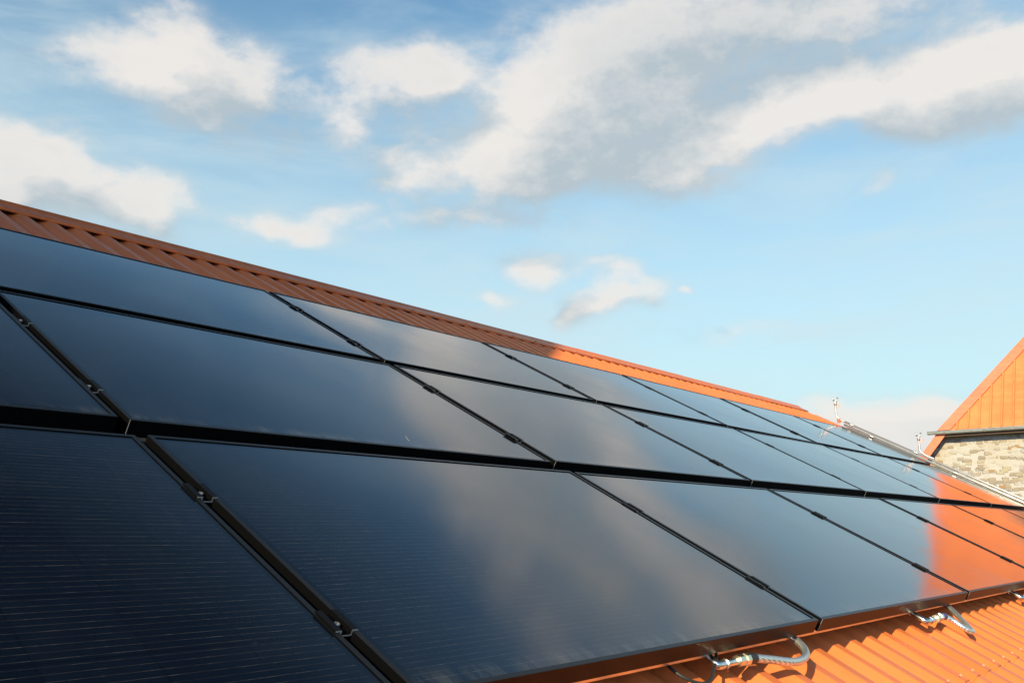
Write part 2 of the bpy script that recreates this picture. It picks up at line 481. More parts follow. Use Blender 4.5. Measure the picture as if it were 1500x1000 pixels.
    t.l.new(t.smooth(ro.outputs[0], 0.3, 0.7, GLASS_ROUGH-0.025, GLASS_ROUGH+0.04), b.inputs['Roughness'])
    bp = t.node('ShaderNodeBump'); bp.inputs['Strength'].default_value = 0.10; bp.inputs['Distance'].default_value = 0.0004
    t.l.new(grain.outputs[0], bp.inputs['Height']); t.l.new(bp.outputs[0], b.inputs['Normal'])
    return m
GLASS_IOR, GLASS_ROUGH = 1.70, 0.092
BOW = 0.0045
M_GLASS = glass_material()

def stone_material():
    """rubble masonry: irregular courses of buff and grey-brown stones in wide cream mortar, pargeted near the top"""
    m, t, b = material('rubble_stone')
    co = t.node('ShaderNodeTexCoord').outputs['Object']
    s = t.node('ShaderNodeSeparateXYZ'); t.l.new(co, s.inputs[0])
    cv = t.node('ShaderNodeCombineXYZ'); t.l.new(s.outputs[1], cv.inputs[0]); t.l.new(s.outputs[2], cv.inputs[1])
    t.l.new(t.math('MULTIPLY', s.outputs[0], 1.0), cv.inputs[2])
    wz = t.noise(cv.outputs[0], 2.6, 3.0, 0.6)
    p = t.vmath('ADD', cv.outputs[0], t.vmath('MULTIPLY', t.vmath('SUBTRACT', wz.outputs['Color'], (0.5, 0.5, 0.5)), (0.16, 0.10, 0.0)))
    def layer(sx, sy, seedv):
        v = t.node('ShaderNodeTexVoronoi', feature='F1', distance='CHEBYCHEV'); v.inputs['Scale'].default_value = 1.0
        v.inputs['Randomness'].default_value = 0.72
        t.l.new(t.mapping(p, loc=(seedv, seedv*0.37, 0), scale=(sx, sy, 0.0)), v.inputs['Vector'])
        return v
    v1 = layer(5.8, 11.5, 3.0)
    e = t.noise(cv.outputs[0], 9.0, 4.0, 0.65)
    d = t.math('ADD', v1.outputs['Distance'], t.math('MULTIPLY', t.math('SUBTRACT', e.outputs[0], 0.5), 0.42))
    sepc = t.node('ShaderNodeSeparateColor'); t.l.new(v1.outputs['Color'], sepc.inputs[0])
    stone = t.smooth(d, 0.40, 0.49, 1.0, 0.0)
    # some stones are washed over by the mortar, more of them higher up the wall
    big = t.noise(cv.outputs[0], 0.9, 4.0, 0.6)
    up = t.smooth(s.outputs[2], WALL_LO, WALL_HI, 0.0, 0.62)
    keep = t.math('SUBTRACT', t.math('ADD', sepc.outputs[0], t.math('MULTIPLY', t.math('SUBTRACT', big.outputs[0], 0.5), 1.3)), up)
    stone = t.math('MULTIPLY', stone, t.smooth(keep, -0.05, 0.30, 0.15, 1.0))
    pale = t.mix(sepc.outputs[1], (0.32, 0.245, 0.175), (0.24, 0.19, 0.14))
    pale = t.mix(t.smooth(sepc.outputs[2], 0.97, 0.98), pale, (0.30, 0.175, 0.085))
    pale = t.mix(t.smooth(sepc.outputs[2], 0.20, 0.12), pale, (0.34, 0.28, 0.19))
    fine = t.noise(cv.outputs[0], 34.0, 5.0, 0.65)
    mort = t.mix(t.smooth(fine.outputs[0], 0.3, 0.7), (0.36, 0.315, 0.285), (0.45, 0.41, 0.375))
    mort = t.mix(t.smooth(big.outputs[0], 0.45, 0.7), mort, (0.39, 0.32, 0.25))
    col = t.mix(stone, mort, pale)
    col = t.mix(t.smooth(fine.outputs[0], 0.55, 0.8, 0.0, 0.25), col, (0.20, 0.16, 0.11))
    t.l.new(col, b.inputs['Base Color'])
    b.inputs['Roughness'].default_value = 0.9; b.inputs['Specular IOR Level'].default_value = 0.2
    bp = t.node('ShaderNodeBump'); bp.inputs['Strength'].default_value = 0.8; bp.inputs['Distance'].default_value = 0.05
    hgt = t.math('ADD', t.math('MULTIPLY', stone, 0.8), t.math('MULTIPLY', fine.outputs[0], 0.4))
    t.l.new(hgt, bp.inputs['Height']); t.l.new(bp.outputs[0], b.inputs['Normal'])
    return m
WALL_LO, WALL_HI = ZC + 1.2, ZC + 2.6
M_STONE = stone_material()

def ground_material():
    m, t, b = material('meadow_ground')
    co = t.node('ShaderNodeTexCoord').outputs['Object']
    n1 = t.noise(co, 0.06, 6.0, 0.65); n2 = t.noise(co, 1.6, 6.0, 0.7)
    c = t.mix(t.smooth(n1.outputs[0], 0.4, 0.6), (0.045, 0.075, 0.02), (0.11, 0.105, 0.04))
    c = t.mix(t.smooth(n2.outputs[0], 0.35, 0.7, 0.0, 0.6), c, (0.06, 0.06, 0.03))
    t.l.new(c, b.inputs['Base Color']); b.inputs['Roughness'].default_value = 0.95
    return m
M_GROUND = ground_material()
M_PLASTER = simple('lime_plaster', (0.55, 0.47, 0.34), 0.9, vary=0.15, vscale=3, bump=0.4, bscale=40)
M_SOFFIT = simple('soffit_board', (0.10, 0.05, 0.025), 0.7, vary=0.2)

# ------------------------------------------------------------------ ground
S_ = 1500.0
gr = put_mesh('ground', [(-S_, -S_, 0), (S_, -S_, 0), (S_, S_, 0), (-S_, S_, 0)], [(0, 1, 2, 3)], M_GROUND)
tag(gr, 'meadow ground around the farm buildings', kind='structure')

# ------------------------------------------------------------------ the barn that carries the collectors
U0, U1 = -4.0, 11.28                      # left end (against the added shade building) and right verge
VE, VR = -1.65, 4.40                      # eaves and ridge
HC, HV = -0.100, -0.127                   # rib crowns and valleys below the glass plane
barn = thing('barn', 'low barn with long orange ribbed metal roof that carries the black solar panels', 'barn', (OX + 3.6, OY + 4.0, 0))
BL = Vector(barn.location)
PITCH_U, PH0 = 0.150, 0.094               # rib spacing and position of one crown
def rib_profile(u0, u1):
    """(u, h) points of the trapezoidal sheet between two u values"""
    pts = []
    k = math.floor((u0 - PH0)/PITCH_U) - 1
    while True:
        c = PH0 + k*PITCH_U
        for du, h in ((-0.056, HV), (-0.052, HV+0.0012), (-0.025, HC-0.0020), (-0.0215, HC), (0.0, HC+0.0006), (0.0215, HC), (0.025, HC-0.0020), (0.052, HV+0.0012), (0.056, HV)):
            pts.append((c+du, h))
        if c > u1: break
        k += 1
    return [(u, h) for u, h in pts if u0 < u < u1]
def sheet(name, u0, u1, v0, v1, drop, X, nv=6):
    pr = rib_profile(u0, u1); V = []; F = []
    vs = [v0 + (v1-v0)*i/nv for i in range(nv+1)]
    n = len(pr)
    for lay in (0.0, -0.0012):
        for v in vs:
            for (u, h) in pr: V.append(X(u, v, h + lay - drop) - BL)
    L = n*(nv+1)
    for j in range(nv):
        for i in range(n-1):
            a = j*n+i
            F.append((a, a+1, a+n+1, a+n)); F.append((L+a, L+a+n, L+a+n+1, L+a+1))
    for i in range(n-1):
        F.append((i+1, i, L+i, L+i+1)); a = nv*n+i; F.append((a, a+1, L+a+1, L+a))
    for j in range(nv):
        a = j*n; F.append((a, a+n, L+a+n, L+a)); a = j*n+n-1; F.append((a+n, a, L+a, L+a+n))
    o = put_mesh(name, V, F, M_ROOF, barn)
    return shade_auto(o, 20)
APEX = R(0, VR, HC)
def Rback(u, v, h):
    p = R(u, v, h); return Vector((p.x, 2*APEX.y - p.y, p.z))
edges = []
u = U0
while u < U1:
    edges.append(u); u = PH0 + (math.floor((u - PH0)/PITCH_U + 0.5) + 7)*PITCH_U - 0.012
edges.append(U1)
for i, (a, b) in enumerate(zip(edges, edges[1:])):
    e2 = b if b == U1 else b + 0.052
    d_ = 0.0013*(i % 2)
    sheet('roof_sheet', a, e2, -0.300, VR-0.006, d_, R)
    sheet('roof_sheet', a, e2, VE, -0.245, 0.0034+d_, R, 3)
sheet('roof_sheet', U0, U1, VE, VR-0.006, 0.0, Rback)
# ridge cap: flat flange, hemmed lower edge, rolled top
cap = MB()
def cap_profile():
    pts = [(4.222, HC-0.002), (4.219, HC+0.003), (4.222, HC+0.012), (4.232, HC+0.0135)]
    pts += [(4.325, HC+0.0125)]
    return pts
front = [R(0, v, h) for v, h in cap_profile()]
zt = APEX.z + 0.020
roll = []
p0 = front[-1]; n_roll = 10
tan0 = VV.copy()
for i in range(1, n_roll+1):
    t_ = i/n_roll
    # Hermite curve from the flange to the horizontal top
    A = p0; B = Vector((0, APEX.y, zt)); A.x = 0
    L_ = (B-A).length
    h00 = 2*t_**3-3*t_**2+1; h10 = t_**3-2*t_**2+t_; h01 = -2*t_**3+3*t_**2; h11 = t_**3-t_**2
    roll.append(A*h00 + tan0*(L_*h10) + B*h01 + Vector((0, 1, 0))*(L_*h11))
half = front + roll
full = half + [Vector((0, 2*APEX.y-p.y, p.z)) for p in reversed(half[:-1])]
nf = len(full)
cx0 = U0 - 0.02; ci = 0
while cx0 < U1 - 0.3:
    cx1 = min(cx0 + 2.0 + (0.06 if cx0 + 2.0 < U1 - 0.3 else 0), U1 - 0.02)
    if U1 - 0.02 - cx1 < 0.3: cx1 = U1 - 0.02
    lift = 0.0018*(ci % 2); tip = 0.0012*math.sin(ci*2.1)
    V = []; F = []
    for lay in (0, -0.0012):
        for cu, dz in ((cx0, lift+tip), ((cx0+cx1)/2, lift), (cx1, lift-tip)):
            for p in full: V.append(Vector((OX+cu, p.y, p.z+lay+dz)) - BL)
    for i in range(2):
        for k in range(nf-1):
            q = i*nf+k; F.append((q, q+nf, q+nf+1, q+1)); q += 3*nf; F.append((q, q+1, q+nf+1, q+nf))
        for k in (0, nf-1):
            q = i*nf+k; F.append((q, q+nf, 3*nf+q+nf, 3*nf+q))
    for k in range(nf-1):
        for i in (0, 2):
            q = i*nf+k; F.append((q, q+1, 3*nf+q+1, 3*nf+q))
    shade_auto(put_mesh('ridge_cap', V, F, M_ROOF, barn), 40)
    cx0 += 2.0; ci += 1
    if cx1 >= U1 - 0.03: break
# screws through the crowns: every second one under the cap, one row at the sheet lap
def screw(u, v, h, m, r=0.0065):
    b = MB()
    ring = lambda rr, hh: [R(u+rr*math.cos(a*math.pi/4), v+rr*math.sin(a*math.pi/4), h+hh) - BL for a in range(8)]
    Vs = ring(r*1.5, 0) + ring(r*1.5, 0.0015) + ring(r*0.9, 0.0018) + ring(r*0.85, 0.006)
    Fs = [(i*8+k, i*8+(k+1) % 8, (i+1)*8+(k+1) % 8, (i+1)*8+k) for i in range(3) for k in range(8)] + [tuple(range(24, 32))]
    b.add(Vs, Fs); return b.build('screw', m, barn)
k = 0
u = PH0
while u < U1-0.1:
    if k % 2 == 0 and u > 0.2: screw(u, 4.240, HC+0.0138, M_ROOF, 0.009)
    if 0.75 < u < 6.0: screw(u+0.004, -0.276, HC+0.001, M_SCREW, 0.0045)
    u += PITCH_U; k += 1
# black strip between the ribs under the cap, standing in for shade in the voids
fm = MB(); pr = rib_profile(U0, U1)
Vf = [R(u_, v_, h_) - BL for v_ in (4.262, 4.285) for (u_, h_) in [(a, b+0.0006) for a, b in pr] + [(a, HC+0.0105) for a, b in pr]]
n = len(pr); Ff = []
for i in range(n-1):
    Ff += [(i, i+1, n+i+1, n+i), (2*n+i+1, 2*n+i, 3*n+i, 3*n+i+1), (n+i, n+i+1, 3*n+i+1, 3*n+i), (i+1, i, 2*n+i, 2*n+i+1)]
fm.add(Vf, Ff); fm.build('dark_void_strip', M_RUBBER, barn)
# right verge trim
for X in (R, Rback):
    vt = MB()
    P = [X(U1-0.10, VE, HC+0.006), X(U1+0.015, VE, HC+0.006), X(U1+0.015, VE, HC-0.15), X(U1+0.003, VE, HC-0.15), X(U1+0.003, VE, HC-0.004), X(U1-0.10, VE, HC-0.001)]
    Q = [X(U1-0.10, VR-0.30, HC+0.006), X(U1+0.015, VR-0.30, HC+0.006), X(U1+0.015, VR-0.30, HC-0.15), X(U1+0.003, VR-0.30, HC-0.15), X(U1+0.003, VR-0.30, HC-0.004), X(U1-0.10, VR-0.30, HC-0.001)]
    vt.add([p-BL for p in P+Q], [(i, (i+1) % 6, 6+(i+1) % 6, 6+i) for i in range(6)] + [(5,4,3,2,1,0), (6,7,8,9,10,11)])
    vt.build('verge_trim', M_TRIM, barn)
# walls, set in below the roof
wl = MB()
eave = R(0, VE+0.45, HV-0.02); eb = Rback(0, VE+0.45, HV-0.02); top = Vector((0, APEX.y, APEX.z-0.06))
for xx in (OX+U0+0.12, OX+U1-0.30):
    poly = [Vector((xx, eave.y, 0)), Vector((xx, eb.y, 0)), Vector((xx, eb.y, eave.z-0.02)), Vector((xx, top.y, top.z-0.02)), Vector((xx, eave.y, eave.z-0.02))]
    wl.prism([p-BL for p in poly], (0.2, 0, 0)); wl.build('gable_wall', M_PLASTER, barn); wl = MB()
for yy, s in ((eave.y, 1), (eb.y-0.2, 1)):
    wl.box((OX+U0+0.323-BL.x, yy-BL.y, 0), (OX+U1-0.303-BL.x, yy+0.2-BL.y, eave.z-0.08)); wl.build('side_wall', M_PLASTER, barn); wl = MB()
# barn eaves gutter
gt = MB()
ge = R(0, VE, HV)
arc = [Vector((0, -0.07+0.065*math.cos(a), -0.02+0.065*math.sin(a))) for a in [math.pi+math.pi*i/10 for i in range(11)]]
pts0 = [Vector((OX+U0, ge.y, ge.z))+p-BL for p in arc]
gt.prism(pts0 + [p+Vector((0, 0, 0.003)) for p in reversed(pts0)], (U1-U0, 0, 0))
gt.build('gutter', M_ZINC, barn)

# ------------------------------------------------------------------ mounting rails and added dark gap strips
ROWS = [-0.007, 1.0870, 2.1500]             # v of the lower edge of each row
ROWN = ['bottom', 'middle', 'top']
CL = (0.215, 0.715)
def rail(v0, v1, h0, h1, mat, label, u0=-1.60, u1=10.0):
    t0 = thing('mounting_rail', label, 'rail', R(u0, v0, h0), (RP, 0, 0), 'rails under the solar panels')
    b = MB(); W = v1-v0; H = h1-h0; Ln = u1-u0
    sec = [(0, 0), (W, 0), (W, H), (W*0.72, H), (W*0.72, H*0.7), (W*0.28, H*0.7), (W*0.28, H), (0, H)]
    b.prism([(0, y, z) for y, z in sec], (Ln, 0, 0))
    b.build('profile', mat, t0)
    return t0
for ri, rv in enumerate(ROWS):
    for ci, cv in enumerate(CL):
        rail(rv+cv-0.02, rv+cv+0.02, HC+0.002, -0.0415, M_DARKRAIL,
             'dark horizontal mounting rail under the %s half of the %s panel row' % (('lower', 'upper')[ci], ROWN[ri]))
for ri in (0, 1):  # black filler strips, added so that the row gaps read as deep shade
    rail(ROWS[ri]+PH-0.012, ROWS[ri+1]+0.012, HC+0.002, -0.0425, M_DARKRAIL, 'black strip added to keep the gap dark between the %s and %s panel rows' % (ROWN[ri], ROWN[ri+1]))
rail(0.010, 0.034, -0.062, -0.0425, M_RAIL, 'bare aluminium rail showing under the front edge of the bottom row of panels')

# ------------------------------------------------------------------ solar panels
def frame_mesh():
    # section: (inset from the outer edge, height)
    sec = [(0, -0.040), (0, -0.0007), (0.0007, 0.0), (0.0112, 0.0), (0.0115, -0.0003), (0.0115, -0.0026), (0.0135, -0.0026), (0.0135, -0.0052), (0.002, -0.0052), (0.002, -0.0380), (0.030, -0.0380), (0.030, -0.040)]
    V = []; F = []; FM = []; n = len(sec)
    for (cx, cy, sx, sy) in ((0, 0, 1, 1), (PW, 0, -1, 1), (PW, PH, -1, -1), (0, PH, 1, -1)):
        for d, h in sec: V.append((cx+sx*d, cy+sy*d, h))
    for c in range(4):
        e = (c+1) % 4
        for i in range(n):
            j = (i+1) % n
            F.append((c*n+i, e*n+i, e*n+j, c*n+j)); FM.append(0 if i in (1, 2, 3) else 1)
    return V, F, FM
def glass_mesh():
    nx, ny = 24, 16; x0, x1, y0, y1 = 0.0118, PW-0.0118, 0.0118, PH-0.0118
    V = []; F = []
    for j in range(ny+1):
        for i in range(nx+1):
            a, b_ = i/nx, j/ny
            sag = 16*a*(1-a)*b_*(1-b_)
            V.append((x0+(x1-x0)*a, y0+(y1-y0)*b_, -0.0024+BOW*sag))
    for j in range(ny):
        for i in range(nx):
            a = j*(nx+1)+i; F.append((a, a+1, a+nx+2, a+nx+1))
    return V, F
def make_panel():
    t0 = thing('solar_panel', 'x', 'solar panel', R(0, 0, 0), (RP, 0, 0), 'black solar panels on the orange roof')
    V, F, FM = frame_mesh(); put_mesh('frame', V, F, [M_FRAME, M_FRAME_SIDE], t0, False, FM)
    V, F = glass_mesh(); put_mesh('glass', V, F, M_GLASS, t0, True)
    b = MB()
    b.box((0.06, 0.05, -0.0292), (PW-0.06, PH-0.05, -0.012))
    b.build('heat_exchanger', M_DARKRAIL, t0)
    s = MB()
    s.box((-0.0004, -0.0004, -0.039), (0.0007, 0.0008, 0.0002))
    s.build('corner_seam', M_SEAM, t0)
    return t0
GC = 0.014
ordw = ['first', 'second', 'third', 'fourth', 'fifth', 'sixth', 'seventh']
LAB = {
 (0,0): 'large nearest solar panel filling the lower left corner of the photo',
 (0,1): 'solar panel of the bottom row above the black cable and round hose loop',
 (0,2): 'solar panel of the bottom row above the pointed hose loop with purple ring',
 (0,3): 'purple orange reflecting solar panel, fourth from the left in the bottom row',
 (0,4): 'orange reflecting solar panel, fifth from the left in the bottom row',
 (0,5): 'orange reflecting solar panel, sixth from the left in the bottom row',
 (0,6): 'sliver of solar panel at the right end of the bottom row',
 (1,0): 'dark solar panel cut by the left photo edge in the middle row',
 (1,1): 'large blue black solar panel, second from the left in the middle row',
 (1,2): 'grey cloud reflecting solar panel, third from the left in the middle row',
 (1,3): 'pale blue reflecting solar panel, fourth from the left in the middle row',
 (1,4): 'pale blue reflecting solar panel, fifth from the left in the middle row',
 (1,5): 'half blue half orange solar panel, sixth from the left in the middle row',
 (1,6): 'orange reflecting solar panel at the right end of the middle row',
 (2,0): 'black solar panel at the far left end of the top row',
 (2,1): 'dark blue solar panel at the left photo edge under the dark red ridge',
 (2,2): 'second solar panel in view from the left in the top row, reflecting grey cloud',
 (2,3): 'solar panel below the spot where the ridge turns from dark red to orange',
 (2,4): 'blue reflecting solar panel of the top row, third from its right end',
 (2,5): 'blue reflecting solar panel of the top row, second from its right end',
 (2,6): 'blue solar panel at the right end of the top row beside the red capped riser',
}
proto = make_panel()
rng = random.Random(11)
first = True; PANELS = {}
for ri in range(3):
    for c in range(7):
        u = 1.66*(c-1) + GC + GAP/2
        loc = R(u, ROWS[ri], 0)
        if first: o = proto; o.location = loc; o['label'] = LAB[(ri, c)]; first = False
        else: o = copy_thing(proto, loc, LAB[(ri, c)])
        o.rotation_euler = (RP + math.radians(rng.uniform(-0.16, 0.16)), math.radians(rng.uniform(-0.16, 0.16)), 0)
        PANELS[(ri, c)] = o

# pale scratches on two of the glasses
def scratch(panel, pts, wd):
    loc = panel.location
    b = MB(); P = []
    for (u, v) in pts:
        q = R(u, v, 0) - loc
        a = q.dot(UV); c = q.dot(VV); f, e = a/PW, c/PH
        P.append((a, c, -0.0024 + BOW*16*f*(1-f)*e*(1-e)))
    V = []; F = []
    for i, (a, c, z) in enumerate(P):
        k = wd*(0.35 + 0.65*math.sin(math.pi*(i+0.5)/len(P)))
        V += [(a-k, c, z+0.0003), (a+k, c, z+0.0003), (a+k, c, z-0.0004), (a-k, c, z-0.0004)]
    for i in range(len(P)-1):
        for k in range(4): F.append((4*i+k, 4*i+(k+1) % 4, 4*i+4+(k+1) % 4, 4*i+4+k))
    F += [(3, 2, 1, 0), tuple(range(4*len(P)-4, 4*len(P)))]
    b.add(V, F); b.build('scratch', M_SCRATCH, panel)
M_SCRATCH = simple('scratch_white', (0.26, 0.25, 0.23), 0.7)
scratch(PANELS[(1, 1)], [(1.010, 1.195), (1.000, 1.180), (0.993, 1.165), (0.990, 1.150)], 0.0011)

# ------------------------------------------------------------------ module clamps in the seams
def make_clamp():
    t0 = thing('panel_clamp', 'x', 'clamp', R(0, 0, 0), (RP, 0, 0), 'clamps between the solar panels')
    g2 = GAP/2 - 0.0012; th = 0.0030; L_ = 0.064
    # thin hat section: outline below, outline above
    low = [(-g2-0.0105, 0.0006), (-g2, 0.0006), (-g2, -0.0085), (g2, -0.0085), (g2, 0.0006), (g2+0.0105, 0.0006)]
    upp = [(-g2-0.0105, 0.0006+th), (-g2+th, 0.0006+th), (-g2+th, -0.0055), (g2-th, -0.0055), (g2-th, 0.0006+th), (g2+0.0105, 0.0006+th)]
    b = MB()
    V = []
    for yy in (-L_/2, L_/2):
        for x_, z_ in low: V.append((x_, yy, z_))
        for x_, z_ in upp: V.append((x_, yy, z_))
    F = []; M = []
    for i in range(5):
        F.append((i, i+1, 12+i+1, 12+i)); M.append(0)
        F.append((6+i+1, 6+i, 18+i, 18+i+1)); M.append(0)
        F.append((i+1, i, 6+i, 6+i+1)); M.append(1)
        F.append((12+i, 12+i+1, 18+i+1, 18+i)); M.append(1)
    F.append((0, 12, 18, 6)); M.append(0); F.append((5, 11, 23, 17)); M.append(0)
    put_mesh('bracket', V, F, [M_FRAME_SIDE, M_CUT], t0, False, M)
    bb = MB()
    def ring(r, z, n=14): return [(r*math.cos(2*math.pi*k/n), r*math.sin(2*math.pi*k/n) - 0.004, z) for k in range(n)]
    n = 14
    Vb = ring(0.0056, -0.0055) + ring(0.0056, -0.0008) + ring(0.0051, -0.0002) + ring(0.0032, -0.0002) + ring(0.0030, -0.0036)
    Fb = [(i*n+k, i*n+(k+1) % n, (i+1)*n+(k+1) % n, (i+1)*n+k) for i in range(4) for k in range(n)] + [tuple(range(4*n, 5*n))]
    bb.add(Vb, Fb); bb.build('bolt', M_BOLT, t0)
    return t0
seamw = ['first', 'second', 'third', 'fourth', 'fifth', 'sixth']
cp = make_clamp(); first = True
for ri in range(3):
    for c in range(6):
        if ri == 2 and c == 0: continue
        for k, cv in enumerate(CL):
            lab = '%s of two black clamps in the %s seam from the left, %s panel row' % (('lower', 'upper')[k], seamw[c], ROWN[ri])
            if ri == 2: lab = '%s of two black clamps in the %s visible seam of the top panel row' % (('lower', 'upper')[k], seamw[c-1])
            loc = R(1.66*c + GC, ROWS[ri]+cv, 0)
            if first: cp.location = loc; cp['label'] = lab; first = False
            else: copy_thing(cp, loc, lab)

# ------------------------------------------------------------------ hydraulic hose connectors under the front edge
def braid_material():
    m, t, b = material('braided_steel')
    co = t.node('ShaderNodeTexCoord').outputs['Object']
    wv = t.node('ShaderNodeTexWave', wave_type='BANDS', bands_direction='DIAGONAL'); wv.inputs['Scale'].default_value = 60
    wv.inputs['Distortion'].default_value = 1.0
    t.l.new(co, wv.inputs['Vector'])
    c = t.mix(wv.outputs['Fac'], (0.50, 0.49, 0.46), (0.86, 0.84, 0.80)); t.l.new(c, b.inputs['Base Color'])
    b.inputs['Metallic'].default_value = 0.85; b.inputs['Roughness'].default_value = 0.30
    bp = t.node('ShaderNodeBump'); bp.inputs['Strength'].default_value = 0.5; bp.inputs['Distance'].default_value = 0.001
    t.l.new(wv.outputs['Fac'], bp.inputs['Height']); t.l.new(bp.outputs[0], b.inputs['Normal'])
    return m
M_BRAID = braid_material()
def hose_connector(label, u0, elbow, straight, nut_end, ring_mat, hose_pts):
    base = R(u0, 0, HC)
    t0 = thing('hose_connector', label, 'pipe connector', base, (0, 0, 0), 'steel connectors under the front edge of the panels')
    P = lambda p: R(*p) - base
    b = MB()
    el_ = spline([P(p) for p in elbow], 24)
    def er(q):
        return 0.0136 if any(abs(q-f) < 0.013 for f in (0.14, 0.24, 0.33)) or q > 0.975 else 0.0103
    b.tube(el_, 0.0105, 14, rfun=er)
    shade_auto(b.build('elbow', M_STEEL, t0), 40)
    s = MB(); a, e = P(straight[0]), P(straight[1]); s.tube([a, a.lerp(e, .5), e], 0.0088, 14); shade_auto(s.build('pipe', M_STEEL, t0), 40)
    a2 = e; e2 = P(nut_end); nu = MB(); d = (e2-a2)
    st_ = [(-0.15, .0150), (0.40, .0150), (0.42, .0122), (0.60, .0122), (0.62, .0158), (1.0, .0158)]
    nu.tube([a2+d*f for f, _ in st_], 0.015, 8, rfun=lambda q: st_[int(round(q*5))][1])
    nu.build('union_nut', M_BRASS, t0)
    e3 = P(hose_pts[0]); dd = (P(hose_pts[1])-e3).normalized()
    rg = MB(); rg.tube([e2 + d*0.01, e2+(e3-e2)*0.5, e3+dd*0.006], 0.0150, 16, rfun=lambda q: 0.0150 if q < 0.9 else 0.0125); shade_auto(rg.build('clamp_ring', ring_mat, t0), 40)
    hs = MB(); hp = spline([P(p) for p in hose_pts], 12); hs.tube(hp, 0.0108, 16); hs.build('braided_hose', M_BRAID, t0, True)
    return t0
# the one above the black cable
h1 = hose_connector('steel elbow with long round braided hose loop and black ring, behind the cable', 1.12,
    [(1.085, 0.085, -0.060), (1.072, 0.040, -0.060), (1.058, 0.000, -0.062), (1.058, -0.022, -0.064), (1.090, -0.0245, -0.064)],
    [(1.086, -0.0245, -0.064), (1.160, -0.0245, -0.063)], (1.205, -0.0270, -0.062), M_RUBBER,
    [(1.236, -0.0285, -0.061), (1.300, -0.0500, -0.060), (1.380, -0.0740, -0.061), (1.455, -0.0740, -0.062), (1.515, -0.055, -0.060), (1.545, -0.020, -0.056), (1.560, 0.030, -0.058), (1.572, 0.085, -0.062)])
h2 = hose_connector('steel elbow with narrow pointed hose loop and purple ring under the panel edge', 2.78,
    [(2.690, 0.070, -0.062), (2.680, 0.030, -0.062), (2.665, -0.020, -0.062), (2.672, -0.048, -0.063), (2.720, -0.046, -0.063)],
    [(2.715, -0.046, -0.063), (2.800, -0.045, -0.062)], (2.865, -0.043, -0.061), M_PURPLE,
    [(2.905, -0.043, -0.060), (2.925, -0.075, -0.063), (2.932, -0.112, -0.068), (2.950, -0.140, -0.073), (2.978, -0.140, -0.073), (3.005, -0.108, -0.068), (3.060, -0.055, -0.062), (3.125, 0.010, -0.058), (3.180, 0.070, -0.062)])
copy_thing(h2, R(2.78+1.66-0.03, 0.0, HC), 'partly hidden steel hose connector at the right photo edge')

# black cable hanging under the first connector
cb = MB(); base = R(0.95, 0, HC)
cb.tube(spline([R(*p)-base for p in [(0.930, 0.090, -0.060), (0.905, 0.050, -0.066), (0.884, 0.008, -0.070), (0.893, -0.030, -0.073), (0.930, -0.053, -0.076), (0.975, -0.052, -0.074), (1.015, -0.034, -0.068), (1.075, -0.004, -0.058), (1.120, 0.030, -0.056), (1.14, 0.085, -0.058)]], 12), 0.0040, 10)
c_ = cb.build('cable', M_RUBBER, None, True); c_.location = base
tag(c_, 'thin black cable hanging in a loop below the front edge of the bottom panel row', 'cable')
# thin wire loop left of it
cb = MB(); base = R(0.80, 0, HC)
cb.tube(spline([R(*p)-base for p in [(0.955, 0.080, -0.060), (0.948, 0.045, -0.058), (0.935, 0.015, -0.052), (0.975, 0.020, -0.048), (1.03, 0.030, -0.050), (1.08, 0.06, -0.055)]], 10), 0.0026, 8)
c_ = cb.build('cable', M_CUT, None, True); c_.location = base
tag(c_, 'short bare wire bundle tucked under the panel edge beside the steel elbow', 'cable')

# ------------------------------------------------------------------ collector pipes and vent risers along the right edge
def fl(u, v, h): return R(u, v, h)
def pipe_run(label, pts, r, mat, clamps, cat='pipe'):
    base = R(pts[0][0], pts[0][1], HC)
    t0 = thing('steel_pipe', label, cat, base, (0, 0, 0), 'steel pipes along the right edge of the panels')
    b = MB(); b.tube([R(*p)-base for p in pts], r, 14); b.build('tube', mat, t0, True)
    for v in clamps:
        k = MB(); u_, h_ = pts[0][0], pts[0][2]
        k.tube([R(u_, v-0.02, h_)-base, R(u_, v+0.02, h_)-base], r+0.005, 14)
        shade_auto(k.build('pipe_clip', M_DULL, t0), 40); k = MB(); k.box((-0.008, -0.012, HC), (0.008, 0.012, h_-r), X=lambda p: R(u_+p.x, v+p.y, p.z)-base)
        k.build('standoff', M_DULL, t0)
    return t0
pipe_run('thicker pale jacketed steel pipe running down the right edge of the panels', [(10.075, 3.26, 0.012), (10.075, 1.5, 0.012), (10.075, -0.4, 0.012)], 0.0145, M_SLEEVE, (2.9, 1.9, 0.9))
pipe_run('thinner steel pipe running down the slope behind the jacketed pipe', [(10.160, 3.30, 0.040), (10.160, 1.5, 0.040), (10.160, -0.4, 0.040)], 0.0105, M_SLEEVE, (3.2, 2.4, 1.4, 0.4))
